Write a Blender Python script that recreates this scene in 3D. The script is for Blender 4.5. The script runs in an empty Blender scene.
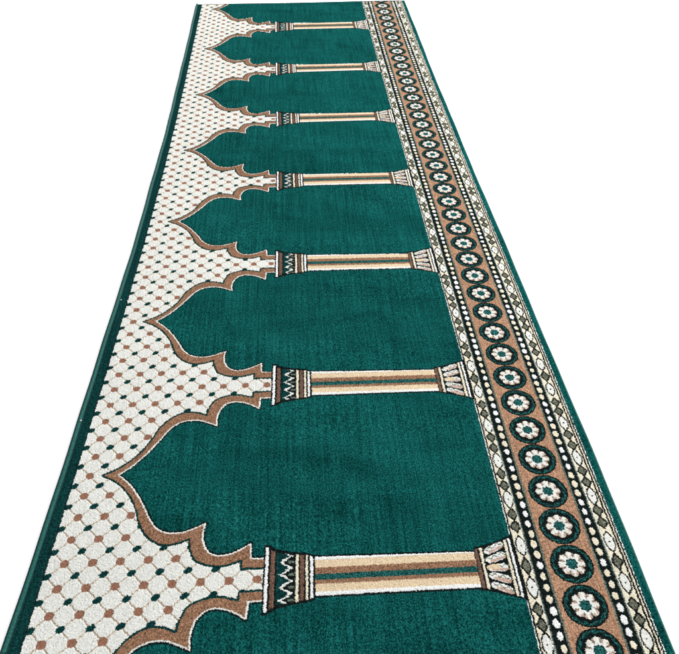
import bpy, math
import numpy as np

rng = np.random.default_rng(7)
W, L = 1.2, 0.515            # carpet width and length of one prayer bay, metres
V_FAR = 6.645                # far cut end, in bays
sc = bpy.context.scene
COL = sc.collection

# ------------------------------------------------------------------ the lie of the carpet on the floor
CX = [-0.002376, 0.12351, -0.051977, -0.094678, 0.055527, 0.00488, -0.087382, -0.156528,
      0.262742, -0.090235, -0.002989, -0.006941, 0.099609, -0.047356]
CY = [0.008313, 0.120554, -0.159449, -0.696586, 1.106794, -0.334529, -0.009948, -0.107418,
      0.291811, -0.158545]
TX = [(a, b) for a in range(3) for b in range(5) if a + b <= 5]
TY = [(a, b) for a in range(2) for b in range(6) if not (a == 1 and b > 3)]


def lie(u, v):
    """carpet coordinates (metres across, metres along) -> floor position; the runner is not laid quite straight"""
    s, t = u / 1.2, v / 3.0
    x = u + sum(c * s**a * t**b for c, (a, b) in zip(CX, TX))
    y = v + sum(c * s**a * t**b for c, (a, b) in zip(CY, TY))
    return x, y


def near_end(u):
    return np.maximum(-0.34, -0.109 - 0.57 * u)


def pile_height(u, v):
    b = v / L
    z = 0.0100 + 0 * u
    # soft waves left in the pile by rolling, strongest in the far bays
    env = np.clip((u - 0.15) / 0.3, 0, 1) * np.clip((1.00 - u) / 0.15, 0, 1)
    z = z + env * np.interp(b, [2.95, 3.10, 3.40, 3.435, 3.465, 3.50, 3.70, 3.88, 4.0],
                            [0, .0012, .0095, .0100, .0052, .0042, .0018, .0003, 0])
    z = z + env * np.interp(b, [6.15, 6.38, 6.41, 6.46, 6.60], [0, .0095, .0090, .0030, 0])
    z = z + env * 0.0009 * np.sin(b * 6.1 + u * 3.0) + env * 0.0006 * np.sin(b * 14.3 - u * 5.0)
    # rounded long edges
    z = z - 0.0045 * np.clip((0.022 - u) / 0.022, 0, 1)**2
    z = z - 0.0035 * np.clip((u - (W - 0.0065)) / 0.009, 0, 1)**2
    return z


# ------------------------------------------------------------------ materials
def yarn(name, col, var=0.22, sheen=0.25, tint=None, streak=0.0, rough=0.95, dirt=0.05, nap=0.0):
    """wool-like pile: every tuft a slightly different tone, faint tuft rows, soft sheen"""
    m = bpy.data.materials.new(name)
    m.use_nodes = True
    nt = m.node_tree
    N, K = nt.nodes, nt.links
    bs = N['Principled BSDF']
    bs.inputs['Roughness'].default_value = rough
    bs.inputs['Specular IOR Level'].default_value = 0.0
    bs.inputs['Sheen Weight'].default_value = sheen
    bs.inputs['Sheen Roughness'].default_value = 0.45
    bs.inputs['Sheen Tint'].default_value = (*(tint or col), 1)
    tc = N.new('ShaderNodeTexCoord')

    def mapped(scale):
        mp = N.new('ShaderNodeMapping')
        mp.inputs['Scale'].default_value = scale
        K.new(tc.outputs['Object'], mp.inputs['Vector'])
        return mp.outputs['Vector']

    def noise(vec, scale, detail=2.0):
        n = N.new('ShaderNodeTexNoise')
        n.inputs['Scale'].default_value = scale
        n.inputs['Detail'].default_value = detail
        n.inputs['Roughness'].default_value = 0.65
        K.new(vec, n.inputs['Vector'])
        return n.outputs['Fac']

    def math_(op, a, b):
        n = N.new('ShaderNodeMath')
        n.operation = op
        for i, x in enumerate((a, b)):
            if isinstance(x, (int, float)):
                n.inputs[i].default_value = x
            else:
                K.new(x, n.inputs[i])
        return n.outputs[0]

    fine = noise(mapped((1, 0.75, 1)), 430.0, 3.0)          # tuft tips
    med = noise(mapped((1, 1, 1)), 120.0, 2.0)
    rows = noise(mapped((190, 4, 1)), 1.0, 1.0)             # warp lines
    wefts = noise(mapped((7, 170, 1)), 1.0, 1.0)
    broad = noise(mapped((1, 1, 1)), 4.0, 3.0)
    f = math_('MULTIPLY', math_('SUBTRACT', fine, 0.5), 15.0 * var)
    g = math_('MULTIPLY', math_('SUBTRACT', med, 0.5), 1.6 * var)
    r = math_('MULTIPLY', math_('SUBTRACT', rows, 0.5), 0.5 * var + streak * 5.0)
    w = math_('MULTIPLY', math_('SUBTRACT', wefts, 0.5), 0.3 * var + streak * 0.7)
    bands = noise(mapped((2.2, 15, 1)), 1.0, 2.0)
    d = math_('ADD', math_('MULTIPLY', math_('SUBTRACT', broad, 0.5), dirt * 3),
              math_('MULTIPLY', math_('SUBTRACT', bands, 0.5), streak * 0.7))
    s = math_('ADD', math_('ADD', math_('ADD', f, g), math_('ADD', r, w)), math_('ADD', d, 1.0))
    s = math_('MINIMUM', math_('MAXIMUM', s, 0.28), 2.4)
    mix = N.new('ShaderNodeVectorMath')
    mix.operation = 'SCALE'
    mix.inputs[0].default_value = col
    K.new(s, mix.inputs['Scale'])
    # the lightest tuft tips get a little extra pale teal
    tip = N.new('ShaderNodeVectorMath')
    tip.operation = 'SCALE'
    tip.inputs[0].default_value = (0.004, 0.022, 0.021)
    K.new(math_('MAXIMUM', math_('SUBTRACT', s, 1.25), 0.0), tip.inputs['Scale'])
    ad = N.new('ShaderNodeVectorMath')
    ad.operation = 'ADD'
    K.new(mix.outputs[0], ad.inputs[0])
    K.new(tip.outputs[0], ad.inputs[1])
    K.new(ad.outputs[0], bs.inputs['Base Color'])
    bp = N.new('ShaderNodeBump')
    bp.inputs['Strength'].default_value = 0.5
    bp.inputs['Distance'].default_value = 0.0008
    K.new(fine, bp.inputs['Height'])
    if nap:
        # the lie of the nap: brushed crosswise swathes that turn the pile toward or away from the light
        n1 = noise(mapped((1.7, 2.4, 1)), 1.0, 2.5)
        n2 = noise(mapped((2.0, 17, 1)), 1.0, 1.0)
        hh = math_('ADD', n1, math_('MULTIPLY', n2, 0.045))
        b2 = N.new('ShaderNodeBump')
        b2.inputs['Strength'].default_value = 1.0
        b2.inputs['Distance'].default_value = nap
        K.new(hh, b2.inputs['Height'])
        K.new(b2.outputs[0], bp.inputs['Normal'])
    K.new(bp.outputs[0], bs.inputs['Normal'])
    return m


PAL = [
    ('field_green', yarn('field_green', (0.0022, 0.0375, 0.0345), 0.42, 0.0, None, 0.22, nap=0.11)),
    ('deep_green', yarn('deep_green', (0.0024, 0.0190, 0.0182), 0.34, 0.0, None, 0.12)),
    ('outline_black', yarn('outline_black', (0.0038, 0.0055, 0.0055), 0.3, 0.0)),
    ('cream_white', yarn('cream_white', (0.385, 0.390, 0.366), 0.05, 0.0, None, 0.03)),
    ('pale_gold', yarn('pale_gold', (0.370, 0.295, 0.198), 0.09, 0.0)),
    ('tan_brown', yarn('tan_brown', (0.140, 0.075, 0.045), 0.30, 0.0, None, 0.05)),
    ('dot_brown', yarn('dot_brown', (0.150, 0.074, 0.049), 0.14, 0.0)),
    ('lattice_beige', yarn('lattice_beige', (0.340, 0.255, 0.175), 0.12, 0.0)),
    ('band_tan', yarn('band_tan', (0.205, 0.116, 0.073), 0.27, 0.0, None, 0.08)),
    ('ring_green', yarn('ring_green', (0.0070, 0.043, 0.040), 0.50, 0.0)),
    ('grey_green', yarn('grey_green', (0.064, 0.080, 0.063), 0.30, 0.0)),
    ('straw', yarn('straw', (0.395, 0.362, 0.282), 0.09, 0.0)),
    ('bright_white', yarn('bright_white', (0.415, 0.422, 0.415), 0.05, 0.0)),
    ('pinkish', yarn('pinkish', (0.270, 0.190, 0.155), 0.14, 0.0)),
    ('dark_brown', yarn('dark_brown', (0.082, 0.046, 0.033), 0.25, 0.0)),
    ('diamond_grey', yarn('diamond_grey', (0.068, 0.070, 0.052), 0.40, 0.0)),
]
(FIELD, DEEP, BLK, CREAM, GOLD, TAN, DOT, LAT, BAND, RING, GREYG, STRAW, WHITE, PINK, BROWN, DIA) = range(16)


# ------------------------------------------------------------------ the woven pattern
def spline(runs, n=5):
    """runs of points joined at sharp cusps, each run smoothed"""
    out = []
    for run in runs:
        P = np.array(run, float)
        if len(P) == 2:
            out += [tuple(P[0]), tuple(P[1])]
            continue
        Q = np.vstack([2 * P[0] - P[1], P, 2 * P[-1] - P[-2]])
        for i in range(1, len(Q) - 2):
            for t in np.linspace(0, 1, n, endpoint=False):
                a, b, c, d = Q[i-1:i+3]
                out.append(tuple(0.5 * (2*b + (c-a)*t + (2*a-5*b+4*c-d)*t*t + (3*b-a-3*c+d)*t**3)))
        out.append(tuple(P[-1]))
    return np.array(out)


# half arch in (u metres, w bays from the column line); traced in the carpet's own plane
INNER = spline([
    [(0.1310, .500), (.151, .466), (.1690, .428), (.187, .380), (.205, .323), (.221, .268), (.237, .233), (.260, .212),
     (.289, .211), (.312, .226), (.3345, .246)],
    [(.3345, .246), (.3325, .200), (.3370, .155), (.3495, .119), (.3690, .104), (.393, .110), (.413, .127), (.4315, .149)],
    [(.4315, .149), (.4335, .086)],
    [(.4335, .086), (.470, .084)]])
OUTER = spline([
    [(.0950, .500), (.1330, .457), (.1630, .397), (.1835, .330), (.1985, .256), (.2190, .200), (.248, .163), (.278, .161),
     (.306, .180)],
    [(.306, .180), (.309, .145), (.321, .093), (.349, .066), (.380, .060), (.4140, .078)],
    [(.4140, .078), (.4150, .045)],
    [(.4150, .045), (.470, .043)]])


def inside(poly, x, y):
    r = np.zeros(x.shape, bool)
    n = len(poly)
    for i in range(n):
        x0, y0 = poly[i]
        x1, y1 = poly[(i + 1) % n]
        if y0 == y1:
            continue
        c = (y0 > y) != (y1 > y)
        r ^= c & (x < (x1 - x0) * (y - y0) / (y1 - y0) + x0)
    return r


def dist(line, x, y):
    """metres from polyline given in (u, bays)"""
    d = np.full(x.shape, 9.0)
    Y = y * L
    for (ax, ay), (bx, by) in zip(line[:-1], line[1:]):
        ay, by = ay * L, by * L
        dx, dy = bx - ax, by - ay
        q = dx*dx + dy*dy
        if q < 1e-14:
            continue
        t = np.clip(((x - ax) * dx + (Y - ay) * dy) / q, 0, 1)
        d = np.minimum(d, np.hypot(x - ax - t*dx, Y - ay - t*dy))
    return d


# part codes (family * 100 + index)
P_SELV_L, P_SELV_R, P_LATT, P_FIELD, P_ARCH, P_BASE, P_SHAFT, P_CAP = 1, 2, 3, 100, 200, 300, 400, 500
P_STRIPE_L, P_STRIPE_R, P_BEAD_L, P_BEAD_R, P_TAN, P_MED = 4, 5, 6, 7, 8, 600


def pattern(u, v):
    """u, v in metres -> colour index, part code"""
    b = v / L
    row = np.floor(b + 0.5).astype(int)          # column line index
    ws = b - row                                 # signed distance from column line, bays
    w = np.abs(ws)
    bay = np.floor(b).astype(int)
    col = np.full(u.shape, FIELD)
    part = np.full(u.shape, P_FIELD) + bay + 2

    # left selvage
    m = u < 0.0358
    col[m] = DEEP
    part[m] = P_SELV_L
    col[m & (u > 0.0335)] = BLK  # thin shadow line beside the lattice, painted in black yarn

    # lattice ground, arch bands
    z = (u >= 0.0358) & (u < 0.459)
    zi = np.where(z)
    uu, ww, bb = u[zi], w[zi], b[zi]
    Fp = np.vstack([INNER, [(.470, .6), (.1310, .6)]])
    Op = np.vstack([OUTER, [(.470, .6), (.0950, .6)]])
    inF, inO = inside(Fp, uu, ww), inside(Op, uu, ww)
    dF, dO = dist(INNER, uu, ww), dist(OUTER, uu, ww)
    c = np.full(uu.shape, CREAM)
    p = np.full(uu.shape, P_LATT)
    # diamond lattice, brown knots on the tenths, green knots between
    su, sv = 0.0543, 0.1
    a1, b1 = (uu - 0.0680) / su, bb / sv
    q1, q2 = a1 + b1, a1 - b1
    l1 = np.abs(q1 - np.round(q1))
    l2 = np.abs(q2 - np.round(q2))
    c[(np.minimum(l1, l2) < 0.027)] = LAT
    du = (a1 - np.round(a1)) * su
    dv = (b1 - np.round(b1)) * sv * L
    c[(np.abs(du / 0.0089)**2.3 + np.abs(dv / 0.0082)**2.3) < 1] = DOT
    du2 = (a1 - 0.5 - np.round(a1 - 0.5)) * su
    dv2 = (b1 - 0.5 - np.round(b1 - 0.5)) * sv * L
    c[(np.abs((du2) / 0.0086)**1.9 + np.abs((dv2 - 0.25*du2) / 0.0068)**1.9) < 1] = DEEP
    # arch
    m = inO & ~inF
    c[m] = TAN
    p[m] = P_ARCH + 2
    m = (dO < 0.0023) & ~inF
    c[m] = DEEP
    p[m] = P_ARCH + 2
    m = inF
    c[m] = FIELD
    p[m] = P_FIELD + 2
    m = inF & (dF < 0.0049)
    c[m] = BLK
    p[m] = P_ARCH + 2
    m = (dF < 0.0016) & inO
    c[m] = CREAM
    p[m] = P_ARCH + 2
    fb = np.floor(bb).astype(int)
    p = np.where(p >= 100, p + fb, p)
    col[zi] = c
    part[zi] = p
    m = z & (u < 0.0385) & (part == P_LATT) & (np.abs(b * 10 - np.round(b*10)) > 0.42)
    col[m] = DEEP

    # ---------------- column base
    hb = np.interp(u, [.459, .469, .488, .521, .541, .5575], [.131, .129, .108, .0955, .092, .082])
    m = (u >= .459) & (u < .5605) & (w < hb + .0095)
    col[m] = BLK
    part[m] = P_BASE + row[m] + 1
    i = m & (w < hb)

    def bar(a, e, k, f=1.0):
        col[i & (u >= a) & (u < e) & (w < hb * f)] = k
    bar(.4625, .4685, WHITE)
    bar(.4728, .4818, BROWN, .95)
    bar(.4845, .4900, DEEP, .93)
    # zigzag of white teeth
    t = ((ws + 0.012) / 0.051)
    tri = np.abs(t - np.floor(t) - 0.5) * 2          # 0..1
    zig = .4935 + tri * .0205 + .0016 * np.sin(ws * 311) + .0011 * np.sin(ws * 733 + row)
    fill = i & (u >= .4890) & (u < .5200) & (w < hb * .97)
    col[fill & (u < zig)] = DEEP
    col[fill & (np.abs(u - zig) < .0038 + .0010 * np.sin(ws * 190 + row))] = CREAM
    col[fill & (u > .508) & (np.abs(u - zig) >= .0042) & (np.abs(np.abs(t - np.floor(t) - 0.5) - 0) < .10)] = GREYG
    bar(.5222, .5280, STRAW)
    bar(.5312, .5388, BROWN, .98)
    bar(.5420, .5468, STRAW)
    bar(.5508, .5562, WHITE)

    # ---------------- shaft
    top = np.interp(u, [.56, .72, .88], [.0815, .076, .0715])
    bot = np.interp(u, [.56, .72, .88], [.0770, .0765, .0770])
    s0 = (u >= .5605) & (u < .8785) & (ws < top + .0065) & (ws > -bot - .0075)
    col[s0] = BLK
    part[s0] = P_SHAFT + row[s0] + 1
    s = s0 & (ws < top) & (ws > -bot)
    col[s] = WHITE
    for lo, hi, k in ((.036, .067, GOLD), (.009, .036, TAN), (-.0145, .009, RING), (-.031, -.0145, TAN), (-.0615, -.031, GOLD)):
        col[s & (ws >= lo) & (ws < hi)] = k

    # ---------------- capital
    hc = np.interp(u, [.8785, .889, .897, .915, .942, .950, .9595], [.081, .084, .087, .096, .114, .120, .127])
    m = (u >= .8785) & (u < .9600) & (w < hc + .008)
    col[m] = BLK
    part[m] = P_CAP + row[m] + 1
    i = m & (w < hc)

    def cbar(a, e, k):
        col[i & (u >= a) & (u < e)] = k
    cbar(.8800, .8868, BROWN)
    cbar(.8898, .8958, STRAW)
    cbar(.9425, .9484, STRAW)
    cbar(.9516, .9566, WHITE)
    al = (u - .9195) / .0212
    tt = (ws / np.maximum(hc, .01) * 0.97 + 1) * 2.5
    k = np.floor(tt)
    ff = (tt - k - .5) * 2
    curve = 0.22 * np.sin(al * 2.2) * np.sign(2.0 - k)
    pet = i & (np.abs(al) < 1) & (np.abs(ff + curve) < .80 * np.sqrt(np.clip(1 - np.abs(al)**5, 0, 1)))
    col[pet] = CREAM
    pk = pet & (np.abs(ff + curve + .42) < .26) & (al > -.55)
    col[pk] = PINK
    col[pet & (k <= 1) & (np.abs(ff + curve + .1) < .22) & (al > -.2)] = PINK
    col[pet & (np.abs(ff + curve - .30 + .25 * np.sin(al * 9 + k * 2)) < .10)] = GREYG
    col[pet & (k == 2) & (al < .2) & (ff + curve > -.3)] = GOLD

    # ---------------- border: guard stripes of lozenges
    pb = b - np.floor(b + 0.5)

    def stripe(u0, u1, code, mirror):
        z = (u >= u0) & (u < u1)
        zi = np.where(z)
        uu = u[zi] if not mirror else (u0 + u1 - u[zi])
        ww = np.abs(pb[zi])
        c = np.full(uu.shape, STRAW)
        # local lateral coordinate; 0.9575 field side .. 0.989 bead side
        x = uu - u0
        mid = (x - (0.0255 if mirror else 0.0187))
        outl = 0.0014
        best = np.full(uu.shape, 9.0)
        for cc in (0.0, .1725, .2300, .370, .4300):
            d = np.abs(mid) / .0128 + np.abs((ww - cc) * L) / (.0168 if cc else .0215)
            r = (d < 1)
            c[r] = BLK
            c[d < .70] = DIA
        for cc in (.0865, .3010, .5):
            y = np.abs((ww - cc) * L)
            hw = np.interp(y, [0, .008, .0165, .0255], [.0110, .0106, .0070, 0.0])
            r = (np.abs(mid) < hw) & (y < .0255)
            c[r] = BLK
            hw2 = np.interp(y, [0, .008, .0150, .0210], [.0086, .0081, .0046, 0.0])
            c[(np.abs(mid) < hw2) & (y < .0205)] = CREAM
            c[np.hypot(mid, y) < .0016] = BLK
        if mirror:
            c[x < 0.0128] = BLK
            c[(x > .0062) & (x < .0094)] = STRAW
        c[x < 0.0062] = BLK
        wm = ww > (.136 if not mirror else -1)
        c[(x < 0.0030) & wm] = WHITE
        c[(x < 0.0012) & wm] = DEEP
        c[x > (u1 - u0) - .0030] = GREYG
        c[(x > (u1 - u0) - .0042) & (x <= (u1 - u0) - .0028)] = CREAM
        col[zi] = c
        part[zi] = code
    stripe(.9578, .9895, P_STRIPE_L, False)
    stripe(1.1430, 1.1845, P_STRIPE_R, True)

    # ---------------- bead rows
    def beads(u0, u1, cu, code, mirror):
        z = (u >= u0) & (u < u1)
        zi = np.where(z)
        uu, ww = u[zi], b[zi]
        c = np.full(uu.shape, BLK)
        n = np.round(ww * 22).astype(int)
        ly = (ww * 22 - n) / 22 * L
        lx = uu - cu
        idx = np.abs(((n + 11) % 22) - 11)
        szj = 1 + 0.09 * np.sin(n * 7.3) 
        lx = lx + 0.0006 * np.sin(n * 3.7)
        r = (np.abs(lx / (.0060 * szj))**2 + np.abs(ly / (.0086 * szj))**2) < 1
        white = (idx == 0) | ((idx >= 4) & (idx <= 6)) | (idx >= 10)
        c[r & white] = WHITE
        c[r & ~white] = STRAW
        fade = (uu > u1 - .0040) if not mirror else (uu < u0 + .0040)
        c[fade] = GREYG
        col[zi] = c
        part[zi] = code
    beads(.9895, 1.0170, 1.0035, P_BEAD_L, False)
    beads(1.1165, 1.1430, 1.1307, P_BEAD_R, True)

    # ---------------- tan band and medallions
    z = (u >= 1.0170) & (u < 1.1165)
    zi = np.where(z)
    uu, bb = u[zi], b[zi]
    n = np.round(bb * 6).astype(int)
    lx = uu - 1.0672
    ly = (bb - n / 6.0) * L
    r = np.hypot(lx, ly)
    th = np.arctan2(ly, lx)
    c = np.full(uu.shape, BAND)
    p = np.full(uu.shape, P_TAN)
    M = r < .0423
    p[M] = P_MED + n[M] + 6
    c[M] = BLK
    c[r < .0394] = RING
    c[(r < .0394) & (r > .0335) & (np.sin(th * 14 + r * 900 + n) > .72)] = BLK
    hand = (lx > 0)
    c[r < .0335 + .0014 * np.sin(th * 11)] = BLK
    k8 = th / (2*np.pi) * 8
    fr = np.abs(k8 - np.round(k8)) * 2
    rp = .0270 - .0040 * fr**2
    c[r < rp] = CREAM
    c[(r < rp) & (fr > .62) & (r > .0165)] = PINK
    c[(r < rp) & (lx - ly > .002) & (fr > .30) & (r > .0205)] = PINK
    c[(r < rp) & (fr > .86) & (r > .0135)] = DIA
    c[(r < rp) & (np.abs(fr) < .16) & (r > .0225)] = STRAW
    c[r < .0122 - .002 * fr] = BLK
    c[r < .0106 - .001 * fr] = RING
    col[zi] = c
    part[zi] = p

    # ---------------- right selvage
    m = u >= 1.1845
    col[m] = FIELD
    part[m] = P_SELV_R
    # hem at the far cut end
    m = b > V_FAR - 0.016
    col[m] = DEEP
    return col, part


# ------------------------------------------------------------------ knots: a fine grid of tufts, split by part
vs = [-0.34]
while vs[-1] < V_FAR * L:
    v = vs[-1]
    d = max(0.0, v + 0.55)
    vs.append(v + max(0.00115, 0.00082 * (0.75 + d)**1.28))
vs[-1] = V_FAR * L
vs = np.array(vs)
us = np.linspace(0.0015, W + 0.0015, 1062)
NU, NV = len(us), len(vs)
print('grid', NU, NV)
U, V = np.meshgrid(us, vs)
cu = (U[:-1, :-1] + U[1:, 1:]) / 2
cv = (V[:-1, :-1] + V[1:, 1:]) / 2
# ragged edge of a cut pile: every tuft row is shifted a little
TR = 0.0034
tr = np.floor(cv / TR).astype(int)
tcx = np.floor(cu / 0.006).astype(int)
tab = rng.uniform(-1, 1, (4096, 256))
jit = tab[tr % 4096, tcx % 256] * 0.0009 + np.sin(cv / TR * 2 * np.pi) * 0.0005
tcy = np.floor(cu / 0.0026).astype(int)
jv = tab[(tcy * 7 + 11) % 4096, (tr // 2) % 256] * 0.0007
per = rng.normal(0, 0.00028, cu.shape)
col, part = pattern(np.clip(cu + jit * (cu > .004) + per, 0.0016, W + .004), cv + jv + per[::-1])
keep = cv > near_end(cu)

x, y = lie(U, V)
x = x + rng.normal(0, 0.00022, U.shape)
y = y + rng.normal(0, 0.00022, U.shape)
z = pile_height(U, V) + rng.normal(0, 0.00036, U.shape)
# cut pile: the dark outlines lie slightly lower than the fat light yarns
low = np.zeros(U.shape)
lw = np.isin(col, (BLK,)) * -0.0008 + np.isin(col, (LAT,)) * -0.0011 + np.isin(col, (DOT, DEEP)) * -0.0003 + np.isin(col, (CREAM, WHITE, STRAW, TAN, BAND)) * 0.0003
low[:-1, :-1] += lw
z = z + low
XYZ = np.stack([x, y, z], -1).reshape(-1, 3).astype(np.float32)
idx = np.arange(NU * NV).reshape(NV, NU)
quads = np.stack([idx[:-1, :-1], idx[:-1, 1:], idx[1:, 1:], idx[1:, :-1]], -1).reshape(-1, 4)
colf, partf, kf = col.ravel(), part.ravel(), keep.ravel()
quads, colf, partf = quads[kf], colf[kf], partf[kf]
order = np.argsort(partf, kind='stable')
quads, colf, partf = quads[order], colf[order], partf[order]
codes, starts = np.unique(partf, return_index=True)
ends = list(starts[1:]) + [len(partf)]
SL = {int(c): (s, e) for c, s, e in zip(codes, starts, ends)}


def pile_mesh(name, code):
    s, e = SL[code]
    q, c = quads[s:e], colf[s:e]
    vid, inv = np.unique(q, return_inverse=True)
    inv = inv.reshape(-1)
    me = bpy.data.meshes.new(name)
    me.vertices.add(len(vid))
    me.vertices.foreach_set('co', XYZ[vid].ravel())
    n = len(q)
    me.loops.add(n * 4)
    me.loops.foreach_set('vertex_index', inv.astype(np.int32))
    me.polygons.add(n)
    me.polygons.foreach_set('loop_start', np.arange(0, n * 4, 4, dtype=np.int32))
    used, ci = np.unique(c, return_inverse=True)
    for k in used:
        me.materials.append(PAL[int(k)][1])
    me.polygons.foreach_set('material_index', ci.astype(np.int32).ravel())
    me.update(calc_edges=True)
    me.validate()
    return me


def part_obj(name, code, parent, label=None):
    if code not in SL:
        return None
    o = bpy.data.objects.new(name, pile_mesh(name, code))
    COL.objects.link(o)
    o.parent = parent
    if label:
        o['label'] = label
    return o


root = bpy.data.objects.new('prayer_carpet', None)
COL.objects.link(root)
root['label'] = 'long green mosque prayer carpet with cream arches and columns, rolled out on white'
root['category'] = 'carpet'

part_obj('lattice_ground', P_LATT, root, 'off-white ground with diamond lattice and brown and green knots')
for i in range(9):
    f = part_obj('prayer_niche', P_FIELD + 0 + i, root)
    if f:
        part_obj('arch_band', P_ARCH + i, f)
for i in range(9):
    if P_SHAFT + i not in SL:
        continue
    c = part_obj('column_shaft', P_SHAFT + i, root)
    part_obj('column_base', P_BASE + i, c)
    part_obj('column_capital', P_CAP + i, c)
tb = part_obj('medallion_band', P_TAN, root, 'tan band carrying a row of round flower medallions')
for i in range(0, 60):
    part_obj('medallion', P_MED + i, tb)
sl = part_obj('lozenge_stripe', P_STRIPE_L, root, 'inner straw-coloured stripe of lozenges and diamonds')
part_obj('bead_row', P_BEAD_L, sl)
sr = part_obj('lozenge_stripe', P_STRIPE_R, root, 'outer straw-coloured stripe of lozenges and diamonds')
part_obj('bead_row', P_BEAD_R, sr)
part_obj('selvage', P_SELV_L, root, 'dark green plain margin beside the lattice ground')
part_obj('selvage', P_SELV_R, root, 'green plain margin beside the flower border')


# ------------------------------------------------------------------ woven backing and stitched edge bindings
def simple_mat(name, col, rough=0.9, sheen=0.1, bump=None):
    m = bpy.data.materials.new(name)
    m.use_nodes = True
    N, K = m.node_tree.nodes, m.node_tree.links
    bs = N['Principled BSDF']
    bs.inputs['Roughness'].default_value = rough
    bs.inputs['Sheen Weight'].default_value = sheen
    bs.inputs['Specular IOR Level'].default_value = 0.08
    tc = N.new('ShaderNodeTexCoord')
    n = N.new('ShaderNodeTexNoise')
    n.inputs['Scale'].default_value = 260
    n.inputs['Detail'].default_value = 3
    K.new(tc.outputs['Object'], n.inputs['Vector'])
    cr = N.new('ShaderNodeValToRGB')
    cr.color_ramp.elements[0].position = 0.3
    cr.color_ramp.elements[0].color = (*[k * .6 for k in col], 1)
    cr.color_ramp.elements[1].position = 0.75
    cr.color_ramp.elements[1].color = (*[k * 1.35 for k in col], 1)
    K.new(n.outputs['Fac'], cr.inputs['Fac'])
    K.new(cr.outputs['Color'], bs.inputs['Base Color'])
    if bump:
        b = N.new('ShaderNodeBump')
        b.inputs['Strength'].default_value = bump
        b.inputs['Distance'].default_value = 0.001
        K.new(n.outputs['Fac'], b.inputs['Height'])
        K.new(b.outputs[0], bs.inputs['Normal'])
    return m


def mesh_obj(name, verts, faces, mat, parent, smooth=True):
    me = bpy.data.meshes.new(name)
    me.from_pydata([tuple(map(float, p)) for p in verts], [], faces)
    me.materials.append(mat)
    me.update()
    if smooth:
        me.polygons.foreach_set('use_smooth', [True] * len(me.polygons))
    o = bpy.data.objects.new(name, me)
    COL.objects.link(o)
    o.parent = parent
    return o


M_BACK = simple_mat('jute_backing', (0.05, 0.07, 0.055), 0.95)
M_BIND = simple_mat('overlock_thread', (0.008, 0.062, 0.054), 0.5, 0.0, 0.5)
M_BIND_SHADE = simple_mat('overlock_thread_shade', (0.0028, 0.021, 0.019), 0.8, 0.0, 0.4)  # same thread darkened: shade of the roll painted into its colour

# backing slab, follows the carpet's outline and waves just under the pile
bu_ = np.concatenate([[0.003], np.linspace(0.02, W - 0.02, 24), [W + 0.0005]])
nb = 150
vv = np.linspace(0, 1, nb)
top, botm = [], []
for t in vv:
    for u in bu_:
        v0 = float(near_end(np.array(u))) + 0.001
        v = v0 + (V_FAR * L - 0.001 - v0) * t
        X, Y = lie(np.array(u), np.array(v))
        zt = float(pile_height(np.array(u), np.array(v)))
        top.append((X, Y, zt - 0.0017))
        botm.append((X, Y, 0.0008))
nu = len(bu_)
T0 = len(top)
F = []
for j in range(nb - 1):
    for i in range(nu - 1):
        a = j * nu + i
        F.append((a, a + 1, a + nu + 1, a + nu))
        F.append((T0 + a, T0 + a + nu, T0 + a + nu + 1, T0 + a + 1))
for i in range(nu - 1):
    F.append((i, T0 + i, T0 + i + 1, i + 1))
    a = (nb - 1) * nu + i
    F.append((a, a + 1, T0 + a + 1, T0 + a))
for j in range(nb - 1):
    a = j * nu
    F.append((a, a + nu, T0 + a + nu, T0 + a))
    a = j * nu + nu - 1
    F.append((a, T0 + a, T0 + a + nu, a + nu))
mesh_obj('backing', top + botm, F, M_BACK, root, smooth=False)


def binding(u_c, ru, rz, zc, label, lump, dark=None):
    """overlocked edge: a stitched roll with a turn of thread every few millimetres"""
    v0 = float(near_end(np.array(max(u_c, 0)))) - 0.001
    V_ = [v0]
    while V_[-1] < V_FAR * L:
        V_.append(V_[-1] + 0.0013 + 0.0011 * max(0, V_[-1] + .3))
    V_ = np.array(V_)
    n = 14
    vs_, fs = [], []
    ph = 0.0
    for j, v in enumerate(V_):
        k = 1 + 0.045 * math.sin(v / 0.0042 * 2 * math.pi) + rng.normal(0, .012)
        wob = 0.0011 * math.sin(v * 7.0) + 0.0005 * math.sin(v * 23.0 + 1)
        for a in range(n):
            an = 2 * math.pi * a / n
            uu = u_c + wob + ru * k * math.cos(an)
            X, Y = lie(np.array(uu), np.array(v))
            vs_.append((X, Y, max(0.0006, zc + rz * k * math.sin(an) + lump(v))))
    for j in range(len(V_) - 1):
        for a in range(n):
            b = (a + 1) % n
            fs.append((j*n + a, j*n + b, (j+1)*n + b, (j+1)*n + a))
    fs.append(tuple(range(n - 1, -1, -1)))
    e = (len(V_) - 1) * n
    fs.append(tuple(e + a for a in range(n)))
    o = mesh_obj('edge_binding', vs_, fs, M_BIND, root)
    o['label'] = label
    o.data.materials.append(M_BIND_SHADE)
    mi = [1 if (k < (len(V_) - 1) * n and k % n in (dark or ())) else 0 for k in range(len(o.data.polygons))]  # listed faces take the painted shade; the rest stay as a lighter highlight stripe
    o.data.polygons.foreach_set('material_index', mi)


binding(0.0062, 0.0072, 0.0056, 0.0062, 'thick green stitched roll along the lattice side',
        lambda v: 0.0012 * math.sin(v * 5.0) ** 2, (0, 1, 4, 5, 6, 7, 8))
binding(W - 0.0003, 0.0036, 0.0044, 0.0052, 'thin green stitched edge along the flower border', lambda v: 0.0, (12, 13, 0, 1))
# ------------------------------------------------------------------ two flecks of lint caught on the left edge
M_LINT = simple_mat('lint', (0.42, 0.44, 0.43), 0.9)


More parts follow.
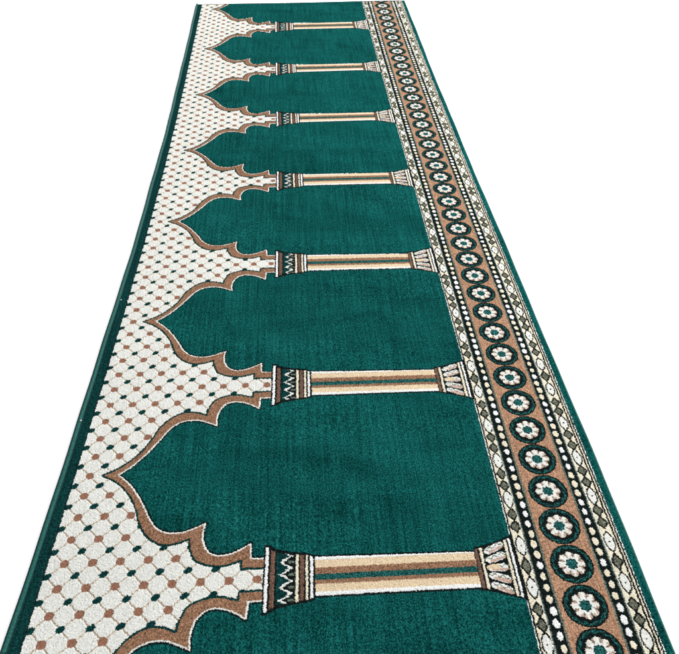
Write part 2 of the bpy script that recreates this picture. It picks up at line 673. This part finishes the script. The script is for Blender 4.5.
def lint(u, v, size, label):
    X, Y = lie(np.array(u), np.array(v))
    vsx, fs = [], []
    n, mrings = 9, 5
    for a in range(1, mrings):
        for k in range(n):
            p, q = math.pi * a / mrings, 2 * math.pi * k / n
            r = size * (1 + rng.uniform(-.35, .35))
            vsx.append((r * math.sin(p) * math.cos(q), r * 1.3 * math.sin(p) * math.sin(q), r * .6 * math.cos(p)))
    for a in range(mrings - 2):
        for k in range(n):
            fs.append((a*n + k, a*n + n + k, a*n + n + (k+1) % n, a*n + (k+1) % n))
    fs.append(tuple(range(n)))
    fs.append(tuple(reversed(range((mrings-2)*n, (mrings-1)*n))))
    o = mesh_obj('lint_fleck', vsx, fs, M_LINT, None)
    o.location = (float(X), float(Y), 0.0135)
    o['label'] = label
    o['category'] = 'lint'
    return o


lint(0.0105, 0.8061 * L, 0.0019, 'larger pale fleck of lint on the green left edge, nearer the camera')
lint(0.0165, 1.6856 * L, 0.0017, 'smaller pale fleck of lint farther up the green left edge')

# ------------------------------------------------------------------ white floor
m = bpy.data.materials.new('white_floor')
m.use_nodes = True
N, K = m.node_tree.nodes, m.node_tree.links
bs = N['Principled BSDF']
bs.inputs['Roughness'].default_value = 0.9
bs.inputs['Specular IOR Level'].default_value = 0.1
n = N.new('ShaderNodeTexNoise')
n.inputs['Scale'].default_value = 3
mr = N.new('ShaderNodeMapRange')
mr.inputs['To Min'].default_value = 0.93
mr.inputs['To Max'].default_value = 0.96
K.new(n.outputs['Fac'], mr.inputs['Value'])
K.new(mr.outputs[0], bs.inputs['Base Color'])
g = 60
fl = mesh_obj('floor', [(-g, -g, 0), (g, -g, 0), (g, g, 0), (-g, g, 0)], [(0, 1, 2, 3)], m, None, smooth=False)
fl['kind'] = 'structure'

# ------------------------------------------------------------------ light: even studio white, a soft key from behind right, a second lamp added from the right
w = bpy.data.worlds.new('World')
sc.world = w
w.use_nodes = True
bg = w.node_tree.nodes['Background']
bg.inputs['Color'].default_value = (1.0, 1.0, 1.0, 1)
bg.inputs['Strength'].default_value = 1.22


def area(name, loc, target, size, power):
    from mathutils import Vector
    d = bpy.data.lights.new(name, 'AREA')
    d.shape = 'RECTANGLE'
    d.size, d.size_y = size
    d.energy = power
    o = bpy.data.objects.new(name, d)
    COL.objects.link(o)
    o.location = loc
    o.rotation_euler = (Vector(target) - Vector(loc)).to_track_quat('-Z', 'Y').to_euler()
    return o


area('unseen_softbox', (6.5, 7.5, 4.2), (0.6, 1.5, 0), (2.4, 1.8), 1700)
area('unseen_softbox', (3.7, 1.8, 2.0), (0.7, 1.4, 0), (1.4, 1.0), 125)  # unseen lamp, added so the green brightens from left to right

# ------------------------------------------------------------------ camera
f, h, cx, cy, pit, yaw, rol = 712.44241, 1.2763, 0.55539, -0.72229, 0.71738, 0.06776, 0.00498
cam = bpy.data.cameras.new('camera')
co = bpy.data.objects.new('camera', cam)
COL.objects.link(co)
cam.sensor_fit = 'HORIZONTAL'
cam.sensor_width = 36
cam.lens = f / 679 * 36
cam.clip_start = 0.05
cam.clip_end = 500
from mathutils import Matrix, Vector
cp, sp, cw, sw = math.cos(pit), math.sin(pit), math.cos(yaw), math.sin(yaw)
Fw = Vector((sw * cp, cw * cp, -sp))
R = Vector((cw, -sw, 0))
Up = R.cross(Fw)
R2 = R * math.cos(rol) + Up * math.sin(rol)
U2 = -R * math.sin(rol) + Up * math.cos(rol)
mt = Matrix(((R2.x, U2.x, -Fw.x, cx), (R2.y, U2.y, -Fw.y, cy), (R2.z, U2.z, -Fw.z, h + 0.010), (0, 0, 0, 1)))
co.matrix_world = mt
sc.camera = co

sc.view_settings.view_transform = 'Standard'
sc.view_settings.look = 'None'
sc.view_settings.exposure = 0.0
sc.view_settings.gamma = 1
sc.render.film_transparent = False
